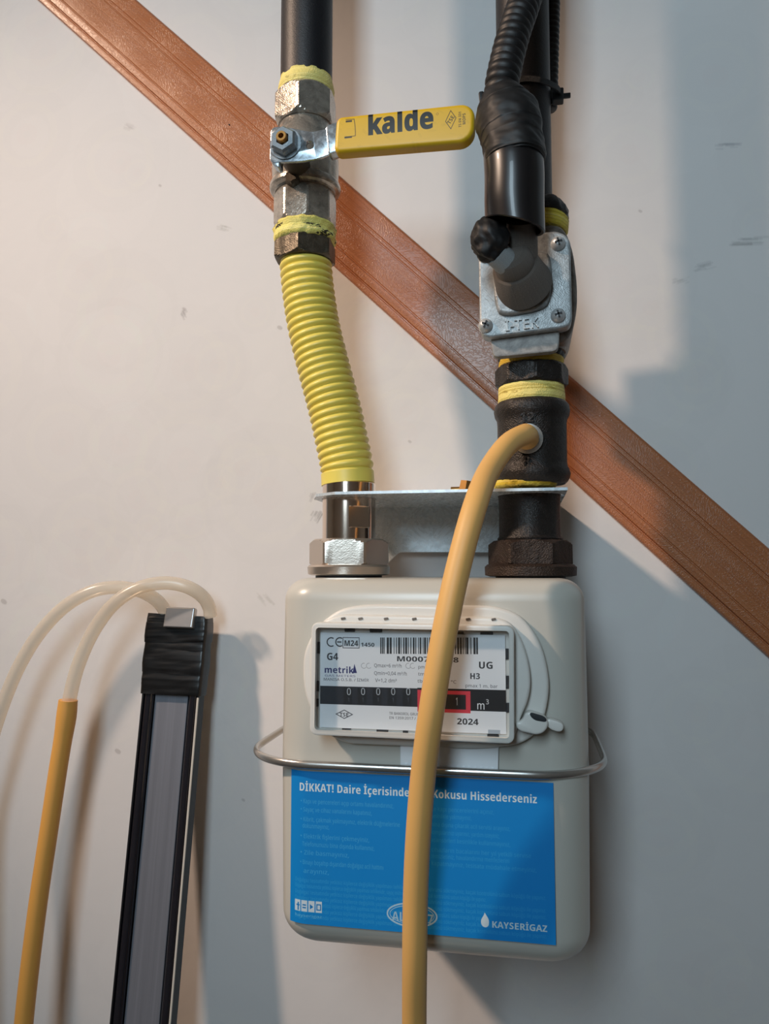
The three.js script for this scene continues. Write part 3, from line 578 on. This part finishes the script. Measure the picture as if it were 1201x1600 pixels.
  // dial card
  const c0 = P(501, 988, zs), cw = P(789, 1000, zs).x - c0.x, ch = c0.y - P(501, 1136, zs).y;
  const DW = 1152, DH = Math.round(DW * ch / cw);
  const dial = canvasTex(DW, DH, (c) => {
    const k = DW / 288; // one photographic pixel
    const X = (px) => (px - 501) * k, Y = (py, px = 501) => (py - 988 - (px - 501) * (0.014 + (py - 988) * 0.00013)) * k;
    c.fillStyle = '#dfe5ea'; c.fillRect(0, 0, DW, DH);
    const txt = (s, x, y, h, col = '#25282e', wgt = '', wmax = 0, al = 'left') => { c.save(); c.fillStyle = col; c.font = `${wgt} ${h * k}px sans-serif`; c.textAlign = al; const w = c.measureText(s).width; c.translate(X(x), Y(y, x)); if (wmax) c.scale(wmax * k / w, 1); c.fillText(s, 0, 0); c.restore(); };
    // CE mark
    c.strokeStyle = '#2a2d33'; c.lineWidth = 3 * k * 0.6;
    for (const [x, e] of [[518, 0], [532, 1]]) { c.beginPath(); c.arc(X(x) + 0.5 * k, Y(1003, x), 6.6 * k, 1.0, 5.3); c.stroke(); if (e) { c.beginPath(); c.moveTo(X(x) - 4 * k, Y(1003, x)); c.lineTo(X(x) + 3 * k, Y(1003, x)); c.stroke(); } }
    c.lineWidth = 1 * k; c.strokeRect(X(537.5), Y(996, 538), 26 * k, 16 * k);
    txt('M24', 539, 1009, 12, '#25282e', 'bold', 23); txt('1450', 566, 1010, 8.5, '#25282e', 'bold', 22);
    txt('G4', 511, 1031, 15, '#25282e', 'bold', 19);
    // bar code
    c.fillStyle = '#1d2025'; let bx = 597; const wid = [2, 1, 2.2, 1, 1, 3, 3.4, 1.2, 3.2, 3.2, 1, 2.6, 1.4, 2, 3, 1.4, 1, 2.4, 2, 1.2, 3, 1.4, 1.2, 2.6, 1.4, 2.4, 2.6, 1.2, 1.4, 3, 1, 1.4, 2.4, 2.4, 1, 1, 3, 1.4, 1.4, 2, 2.6, 1.4, 1.2, 2.4, 3, 1.4, 1.4, 2, 2.4, 1.6, 1.4, 3, 1.4, 2.4, 2.4, 1.4, 1, 2, 2.4, 3, 1.4, 2, 2.6, 1.6, 2.4];
    let i = 0; while (bx < 747) { const w = wid[i % wid.length]; if (i % 2 === 0) c.fillRect(X(bx), Y(996, bx), w * k, 25 * k); bx += w; i++; }
    txt('M000768028', 622, 1033, 10.5, '#25282e', 'bold', 97);
    txt('UG', 748, 1044, 14.5, '#25282e', 'bold', 23); txt('H3', 735, 1060, 12, '#25282e', 'bold', 16);
    txt('metrik', 507, 1051, 14, '#232a66', 'bold', 48); c.fillStyle = '#232a66'; c.beginPath(); c.moveTo(X(556), Y(1036)); c.lineTo(X(560), Y(1050)); c.lineTo(X(553), Y(1050)); c.fill();
    txt('GAS METERS', 508, 1056.5, 4.5, '#62688c', '', 50); txt('MANISA O.S.B. / İZMİR', 506, 1063, 6, '#3b3f4a', '', 73);
    c.strokeStyle = 'rgba(90,95,105,0.5)'; c.lineWidth = 0.8 * k; for (const x of [571, 579, 641, 648]) { c.beginPath(); c.arc(X(x), Y(1040, x), 4 * k, 0.6, 5); c.stroke(); }
    txt('Qmax=6 m³/h', 587, 1042, 7.5, '#4c5058', '', 44); txt('Qmin=0,04 m³/h', 587, 1054, 7.5, '#4c5058', '', 52); txt('V=1,2 dm³', 589, 1065, 7.5, '#4c5058', '', 34);
    txt('pmax 0,5 bar', 656, 1044, 7, '#4c5058', '', 42); txt('tm -25..+55', 656, 1055, 7, '#4c5058', '', 42); txt('tb 15  tsp 20 °C', 655, 1066, 7, '#4c5058', '', 60); txt('pmax 1 m. bar', 728, 1073, 7, '#4c5058', '', 49);
    // counter band
    c.fillStyle = '#20262f'; c.fillRect(0, Y(1071), X(657), Y(1099) - Y(1071)); c.fillStyle = '#0b0e14'; c.fillRect(X(655), Y(1074, 655) , DW, 32 * k);
    for (const x of [543.5, 566, 590, 613.5, 637]) { const yy = Y(1071, 501); c.fillStyle = '#10151c'; c.fillRect(X(x - 5), yy + 2 * k, 14 * k, 25 * k); txt('0', x, 1085, 14.5, '#aeb8bf', '', 7.5); txt('1', x + 2, 1096, 9, '#5d676f', '', 3.5); }
    c.fillStyle = '#d33a4a'; c.fillRect(X(655), Y(1077, 655), 81 * k, 34 * k - 4); c.fillStyle = '#17191e'; c.fillRect(X(661), Y(1083, 661), 68 * k, 22 * k);
    for (const x of [666, 690]) txt('0', x, 1101, 15, '#8d959b', '', 7.5); txt('1', 713, 1101, 16, '#c5cbd0', '', 5); 
    txt('m', 745, 1107, 17, '#e6ebee', '', 13); txt('3', 759, 1099, 10, '#e6ebee', '', 5);
    // lower row
    c.strokeStyle = '#4a4f58'; c.lineWidth = 1.2 * k; { const x = X(540), y = Y(1115, 540); c.beginPath(); c.moveTo(x - 13 * k, y); c.lineTo(x, y - 6.5 * k); c.lineTo(x + 13 * k, y); c.lineTo(x, y + 6.5 * k); c.closePath(); c.stroke(); } txt('TSE', 540, 1118.5, 8, '#3a3f48', 'bold', 15, 'center');
    txt('TR BANDROL GRUBU', 611, 1115.5, 5.5, '#3f444c', '', 50); txt('EN 1359:2017 / A1', 611, 1122, 5.5, '#3f444c', '', 50);
    txt('2024', 715, 1130, 12.5, '#22252b', 'bold', 33);
    c.fillStyle = 'rgba(120,135,150,0.6)'; c.fillRect(X(762), Y(1138, 762), 18 * k, 6 * k);
  });
  const dg = new THREE.BoxGeometry(cw, ch, 0.0006); dg.translate(c0.x + cw / 2, c0.y - ch / 2, zs + 0.0003);
  add('dial_card', dg, std('#ffffff', { map: dial, roughness: 0.5 }), hs, 'printed dial card with counter');
  // seal clip
  const zq = z2 + 0.002;
  add('seal_clip', [slab([[822, 1110], [855, 1121], [857, 1138], [842, 1150], [808, 1142], [804, 1128], [815, 1128]], zq, z1, { r: 0.003, bev: 0.0012, bs: 3 }), slab([[852, 1122], [876, 1128], [882, 1136], [876, 1146], [854, 1138]], zq - 0.003, z1 - 0.003, { r: 0.003, bev: 0.001 })], M.plastic, hs, 'pale plastic seal clip');
  add('seal_hole', slab([[825, 1112], [852, 1120], [855, 1129], [832, 1125]], zq + 0.0003, zq - 0.001, { r: 0.0025, bev: 0.0001 }), M.slot, hs, 'dark slot of the seal clip');
  add('lower_tab', slab([[625, 1152], [779, 1160], [778, 1205], [625, 1196]], ZF + 0.0022, ZF - 0.001, { r: 0.0006, bev: 0.0005 }), M.plasticDim, t, 'light grey tab under the counter');
  { // ribs along the tab's lower edge
    const gs = []; for (let x = 632; x < 776; x += 9) gs.push(slab([[x, 1193 + (x - 625) * 0.055], [x + 4, 1193 + (x - 625) * 0.055], [x + 4, 1198 + (x - 625) * 0.055], [x, 1198 + (x - 625) * 0.055]], ZF + 0.003, ZF + 0.0015, { r: 0, bev: 0 }));
    add('rib', gs, M.plasticDim, t);
  }
  // blue sticker wrapped on the lower case
  const sTop = P(455, 1203, ZF).y, sBot = P(455, 1441, ZF).y, xr = P(866, 1340, ZF).x, ins = 0.0006;
  const path = []; const cx = mx0 + RC, cz = ZF - RC;
  for (let k = 0; k <= 8; k++) { const a = (-31 + 31 * k / 8) * Math.PI / 180; path.push([cx + (RC + 0.0002) * Math.sin(a), cz + (RC + 0.0002) * Math.cos(a)]); }
  for (let k = 1; k <= 6; k++) path.push([cx + (xr - cx) * k / 6, ZF + 0.0002]);
  const acc = [0]; for (let i = 1; i < path.length; i++) acc.push(acc[i - 1] + Math.hypot(path[i][0] - path[i - 1][0], path[i][1] - path[i - 1][1]));
  const LW = acc.at(-1), LH = sTop - sBot;
  const TW = 1640, TH = Math.round(TW * LH / LW);
  const st = canvasTex(TW, TH, (c) => {
    const k = TW / 411, X = (px) => (px - 455) * k, Y = (py, px) => ((py - 893) / (1 + (px - 455) * 0.000175) - 310) * k * 1.0;
    c.fillStyle = '#0084d0'; c.fillRect(0, 0, TW, TH);
    const txt = (s, x, y, h, w, col, wgt = '') => { c.save(); c.fillStyle = col; c.font = `${wgt} ${h * k}px sans-serif`; const m = c.measureText(s).width; c.translate(X(x), Y(y, x)); if (w) c.scale(w * k / m, 1); c.fillText(s, 0, 0); c.restore(); };
    txt('DİKKAT! Daire İçerisinde Gaz Kokusu Hissederseniz', 471, 1235, 17, 371, '#d6e2ea', 'bold');
    const dim = 'rgba(150,200,230,0.42)', dim2 = 'rgba(150,200,230,0.30)';
    const L1 = [['• Kapı ve pencereleri açıp ortamı havalandırınız,', 1254, 150], ['• Sayaç ve cihaz vanalarını kapatınız,', 1267, 116], ['• Kibrit, çakmak yakmayınız, elektrik düğmelerine', 1282, 160], ['  dokunmayınız,', 1292, 48], ['• Elektrik fişlerini çekmeyiniz,', 1308, 112], ['  Telefonunuzu bina dışında kullanınız,', 1320, 120], ['• Zile basmayınız,', 1333, 80], ['• Binayı boşaltıp dışarıdan doğalgaz acil hattını', 1348, 134], ['  arayınız,', 1361, 48]];
    for (const [s, y, w] of L1) txt(s, 474, y, 9.5, w, dim);
    const L2 = [['ve kapı pencerelerini açınız,', 1268, 96], ['kesinlikle yakmayınız,', 1279, 62], ['bina dışına çıkarak acil servisi arayınız,', 1292, 120], ['komşularınızı uyarınız, yardım isteyiniz,', 1304, 104], ['asansörleri kesinlikle kullanmayınız,', 1316, 120], ['cihazların bacalarını her yıl yetkili servise', 1331, 150], ['temizletiniz, havalandırma menfezlerini', 1341, 118], ['kapatmayınız, tesisata müdahale etmeyiniz,', 1352, 158]];
    for (const [s, y, w] of L2) txt(s, 682, y, 9, w, dim2);
    for (let i = 0; i < 7; i++) txt('Doğalgaz tesisatında yetkisiz kişilerce değişiklik yapılması tehlikelidir, sayaç mührünü sökmeyiniz, kaçak kontrolünü sabun köpüğü ile yapınız.', 465, 1374 + i * 9.2, 8.2, i % 3 === 1 ? 300 : 388, dim2);
    // four small media badges, emergency oval, supplier name with flame
    for (let i = 0; i < 4; i++) { c.fillStyle = '#c9d9e4'; c.fillRect(X(465 + i * 11.8), Y(1402, 465), 10 * k, 17 * k); c.fillStyle = '#0a78bd'; const cx2 = X(470 + i * 11.8), cy2 = Y(1411, 465); if (i === 0) { c.fillRect(cx2, cy2 - 5 * k, 2.4 * k, 12 * k); c.fillRect(cx2 - 2 * k, cy2 - 2 * k, 6 * k, 2 * k); } else if (i === 1) { c.fillRect(cx2 - 3 * k, cy2 - 3 * k, 6 * k, 2 * k); c.fillRect(cx2 - 3 * k, cy2 + 1 * k, 6 * k, 2 * k); } else if (i === 2) { c.beginPath(); c.moveTo(cx2 - 2.4 * k, cy2 - 4 * k); c.lineTo(cx2 + 3 * k, cy2); c.lineTo(cx2 - 2.4 * k, cy2 + 4 * k); c.fill(); } else { c.lineWidth = 1.6 * k; c.strokeStyle = '#0a78bd'; c.strokeRect(cx2 - 3 * k, cy2 - 4 * k, 6 * k, 8 * k); } }
    txt('kayserigaz', 465, 1427, 6, 46, 'rgba(170,205,225,0.5)');
    { const x = X(652), y = Y(1428, 652); c.strokeStyle = '#a9c9df'; c.lineWidth = 2.4 * k; c.beginPath(); c.ellipse(x, y, 38 * k, 17 * k, 0, 0, 7); c.stroke(); c.lineWidth = 1 * k; c.beginPath(); c.ellipse(x, y, 34 * k, 13.5 * k, 0, 0, 7); c.stroke(); txt('ALO 187', 621, 1436, 19, 64, '#9fc3db', 'bold'); }
    txt('KAYSERİGAZ', 772, 1448, 13, 82, '#c9dbe6', 'bold');
    { const x = X(763), y = Y(1447, 763); c.fillStyle = '#d6e4ec'; c.beginPath(); c.moveTo(x - 6 * k, y - 4 * k); c.bezierCurveTo(x - 8 * k, y - 12 * k, x - 2 * k, y - 14 * k, x - 1 * k, y - 21 * k); c.bezierCurveTo(x + 3 * k, y - 14 * k, x + 7 * k, y - 12 * k, x + 5 * k, y - 3 * k); c.bezierCurveTo(x + 3 * k, y + 2 * k, x - 4 * k, y + 2 * k, x - 6 * k, y - 4 * k); c.fill(); }
  });
  const rows = []; for (let i = 0; i <= 6; i++) rows.push(path.map(([x, z]) => new THREE.Vector3(x, sBot + LH * i / 6, z - ins * (0.3 + 0.2 * (6 - i) / 6))));
  for (let i = 0; i <= 6; i++) rows[i].forEach((p) => { p.z += 0.0008; });
  add('sticker', grid(rows, { closed: false, cap: false, crease: 0.9, uv: (i, j) => [acc[j] / LW, i / 6] }), phy('#ffffff', { map: st, roughness: 0.5, side: THREE.DoubleSide }), t, 'blue warning sticker with white print');
}

/* ---------- tubes ---------- */
{
  const u = axis(831, 690, ZR), nz = u.z + u.r(50), np = P(824, 684, nz + 0.006);
  const t = thing('rubber_tube', 'orange rubber tube from the coupling hanging in front of the gas meter', 'tube', np.clone());
  const path = [new THREE.Vector3(np.x - 0.0004, np.y, nz + 0.0052), new THREE.Vector3(np.x - 0.0012, np.y + 0.0004, nz + 0.014), P(796, 692, nz + 0.028), P(768, 728, nz + 0.044), P(742, 790, 0.188), P(715, 890, 0.2), P(692, 1000, 0.206), P(674, 1110, 0.206), P(661, 1210, 0.2), P(653, 1310, 0.195), P(649, 1400, 0.19), P(647.5, 1500, 0.184), P(647, 1600, 0.172), P(648, 1800, 0.15)];
  path.push(new THREE.Vector3(path.at(-1).x, -0.8, 0.12));
  add('tube', sweep(path, (s) => 0.0066 + 0.0009 * Math.max(0, 1 - s / 0.016), { n: 220, seg: 32, crease: 1.2 }), M.latex, t);
}
const clearPath = [[329, 963, 0.021], [327, 950, 0.023], [318, 934, 0.028], [297, 919, 0.034], [262, 911, 0.038], [222, 917, 0.042], [182, 940, 0.045], [148, 983, 0.047], [122, 1040, 0.048], [109, 1090, 0.049], [103, 1125, 0.049]];
{
  const t = thing('clear_tube', 'clear plastic tube arching from the manometer into the yellow tube', 'tube', P(336, 985, 0.02));
  add('tube', sweep(clearPath.map((q) => P(...q)), 0.0053, { n: 120, seg: 24, crease: 1.2 }), M.clearTube, t);
  const t2 = thing('clear_tube', 'clear plastic tube arching from the manometer out of view at the left', 'tube', P(262, 985, 0.022));
  const p2 = [[259, 961, 0.0195], [256, 952, 0.0215], [247, 940, 0.026], [225, 926, 0.030], [190, 918, 0.033], [150, 922, 0.036], [105, 945, 0.038], [65, 985, 0.040], [33, 1035, 0.041], [8, 1092, 0.042], [-16, 1165, 0.043], [-40, 1260, 0.044], [-55, 1400, 0.05], [-62, 1800, 0.055], [-66, 2400, 0.06]];
  add('tube', sweep(p2.map((q) => P(...q)), 0.0053, { n: 200, seg: 24, crease: 1.2 }), M.clearTube, t2);
  const t3 = thing('rubber_tube', 'yellow rubber tube hanging at the left below a clear arching tube', 'tube', P(106, 1095, 0.049));
  const p3 = [[106.5, 1094, 0.049], [103, 1125, 0.049], [91, 1200, 0.05], [76, 1300, 0.052], [61, 1400, 0.054], [48, 1500, 0.056], [37, 1600, 0.058], [20, 1800, 0.06]].map((q) => P(...q));
  p3.push(new THREE.Vector3(p3.at(-1).x - 0.02, -0.8, 0.07));
  add('tube', sweep(p3, (s) => 0.0068 + 0.0007 * Math.exp(-(((s - 0.012) / 0.012) ** 2)), { n: 160, seg: 28, crease: 1.2 }), M.latexDeep, t3);
}

/* ---------- manometer leaning on the wall ---------- */
{
  const top = P(287, 962, 0.012), low = P(229, 1600, 0.044);
  const upY = top.clone().sub(low).normalize();
  const foot = top.clone().addScaledVector(upY, -((top.y - RY0) / upY.y) );
  const LEN = top.clone().sub(foot).length();
  const t = thing('manometer', 'black framed manometer leaning on the wall with a grey metal centre strip', 'manometer', foot);
  const xa = new THREE.Vector3(1, 0, 0); xa.addScaledVector(upY, -xa.dot(upY)).normalize();
  const za = new THREE.Vector3().crossVectors(xa, upY).normalize();
  t.quaternion.setFromRotationMatrix(new THREE.Matrix4().makeBasis(xa, upY, za));
  const put = (name, geo, mat, label, parent = t) => { const m = new THREE.Mesh(geo.index ? geo.toNonIndexed() : geo, mat); const sib = parent.children.filter((c) => c.name.startsWith(name)).length; m.name = sib ? `${name}_${String(sib).padStart(3, '0')}` : name; m.castShadow = m.receiveShadow = true; if (label) m.userData.label = label; parent.add(m); return m; };
  const W2 = 0.0238;
  const bx = (x0, x1, y0, y1, z0, z1, r = 0.0006) => box(x0, x1, y0, y1, z0, z1, r);
  put('backing', bx(-W2, W2, 0, LEN, 0, 0.004), M.blackPlastic);
  const strip = noiseTex(256, (x, y) => { const v = 0.80 + 0.10 * tile(x, y, 5, 2) + 0.05 * tile(x, y, 22, 5); return [v, v, v * 1.03]; }); strip.repeat.set(2, 1.2);
  put('scale_strip', bx(-0.0145, 0.0132, 0.001, LEN - 0.014, 0.004, 0.0075), std('#8e9199', { map: strip, metalness: 0.35, roughness: 0.42 }), 'grey brushed metal strip');
  for (const s of [-1, 1]) {
    const x = s < 0 ? -0.0189 : 0.0185, g = new THREE.CylinderGeometry(0.0038, 0.0038, LEN - 0.004, 20); g.translate(x, LEN / 2, 0.0078);
    put('column_tube', g, phy('#1d1d24', { roughness: 0.15, clearcoat: 0.6 }), 'dark liquid-filled tube');
    put('edge_rail', bx(s * (W2 - 0.0007) - 0.0008, s * (W2 - 0.0007) + 0.0008, 0.001, LEN - 0.006, 0.003, 0.0115), M.blackPlastic);
    if (s > 0) put('edge_strip', bx(W2 - 0.0013, W2 + 0.0003, 0.001, LEN - 0.063, 0.0112, 0.0122, 0.0003), M.whiteEdge, 'thin pale edge');
  }
  put('end_cap', (() => { const g = new RoundedBoxGeometry(0.0245, 0.0165, 0.006, 3, 0.0012); g.rotateX(-0.15); g.translate(0.0045, LEN - 0.0025, 0.0155); return g; })(), M.alu, 'aluminium top cap');
  // black tape: overlapping turns with creases
  for (const [y0, h, ex, tilt] of [[-0.062, 0.022, 0.0002, 0.01], [-0.046, 0.019, 0.0007, -0.025], [-0.033, 0.017, 0.0003, 0.02], [-0.0215, 0.016, 0.001, 0.035], [-0.0105, 0.0105, 0.0005, -0.03]]) {
    const rows = [], n = 14;
    for (let i = 0; i <= n; i++) {
      const v = i / n, bul = ex + 0.0004 * Math.sin(v * Math.PI);
      const sec = rr(-W2 - 0.0012 - bul, W2 + 0.0012 + bul, -0.0012 - bul, 0.0128 + bul, 0.0028, 5);
      const ring = [];
      for (let k = 0; k < sec.length; k++) for (let q = 0; q < (Math.abs(sec[k][0] - sec[(k + 1) % sec.length][0]) > 0.01 ? 10 : 1); q++) {
        const f = q / 10, b = sec[(k + 1) % sec.length], x = sec[k][0] + (b[0] - sec[k][0]) * f, z = sec[k][1] + (b[1] - sec[k][1]) * f;
        const cr = 0.00045 * fbm(x * 55 + y0 * 400, (v * h + tilt * x) * 420, z * 40);
        ring.push(new THREE.Vector3(x, LEN + y0 + v * h + tilt * x, z + (z > 0.005 ? cr : 0)));
      }
      rows.push(ring);
    }
    put('tape_turn', grid(rows, { crease: 0.9 }), M.tapeBlack, 'wrinkled black insulating tape');
  }
}

/* ---------- ceiling spot lamp (left, out of view) ---------- */
{
  const p = new THREE.Vector3(...LAMP.pos), q = new THREE.Vector3(...LAMP.aim), d = q.clone().sub(p).normalize();
  const t = thing('spot_lamp', 'warm spot lamp on a rod from the ceiling at the left', 'lamp', p.clone());
  const back = p.clone().addScaledVector(d, -0.12), front = p.clone().addScaledVector(d, 0.0);
  add('shade', spin(back, front, [[0, 0], [0, 0.045], [0.1, 0.055], [1, 0.058], [1, 0.054], [0.7, 0.053], [0.7, 0]], 40, 0.5), M.rubberBlack, t);
  add('rod', turned(back.x, back.z, [[back.y, 0.006], [RY1, 0.006]], { seg: 12 }), M.steel, t);
  const bm = std('#fff2dc', { roughness: 0.4, emissive: new THREE.Color().setRGB(...LAMP.color), emissiveIntensity: 8 });
  add('lens', spin(p.clone().addScaledVector(d, -0.034), p.clone().addScaledVector(d, -0.028), [[0, 0], [0, 0.05], [1, 0.05], [1, 0]], 32), bm, t, 'glowing front lens');
  const l = new THREE.SpotLight(new THREE.Color().setRGB(...LAMP.color), LAMP.intensity, 0, LAMP.angle, 1, 2);
  l.position.copy(d.clone().multiplyScalar(0.004)); l.castShadow = true; l.shadow.radius = LAMP.radius; l.shadow.mapSize.set(2048, 2048); l.shadow.camera.near = 0.05; l.shadow.camera.far = 5;
  t.add(l); l.target.position.copy(q.clone().sub(p)); t.add(l.target);
}
scene.traverse((o) => { if (o.isMesh) { o.castShadow = o.receiveShadow = true; } });
renderer.render(scene, camera);
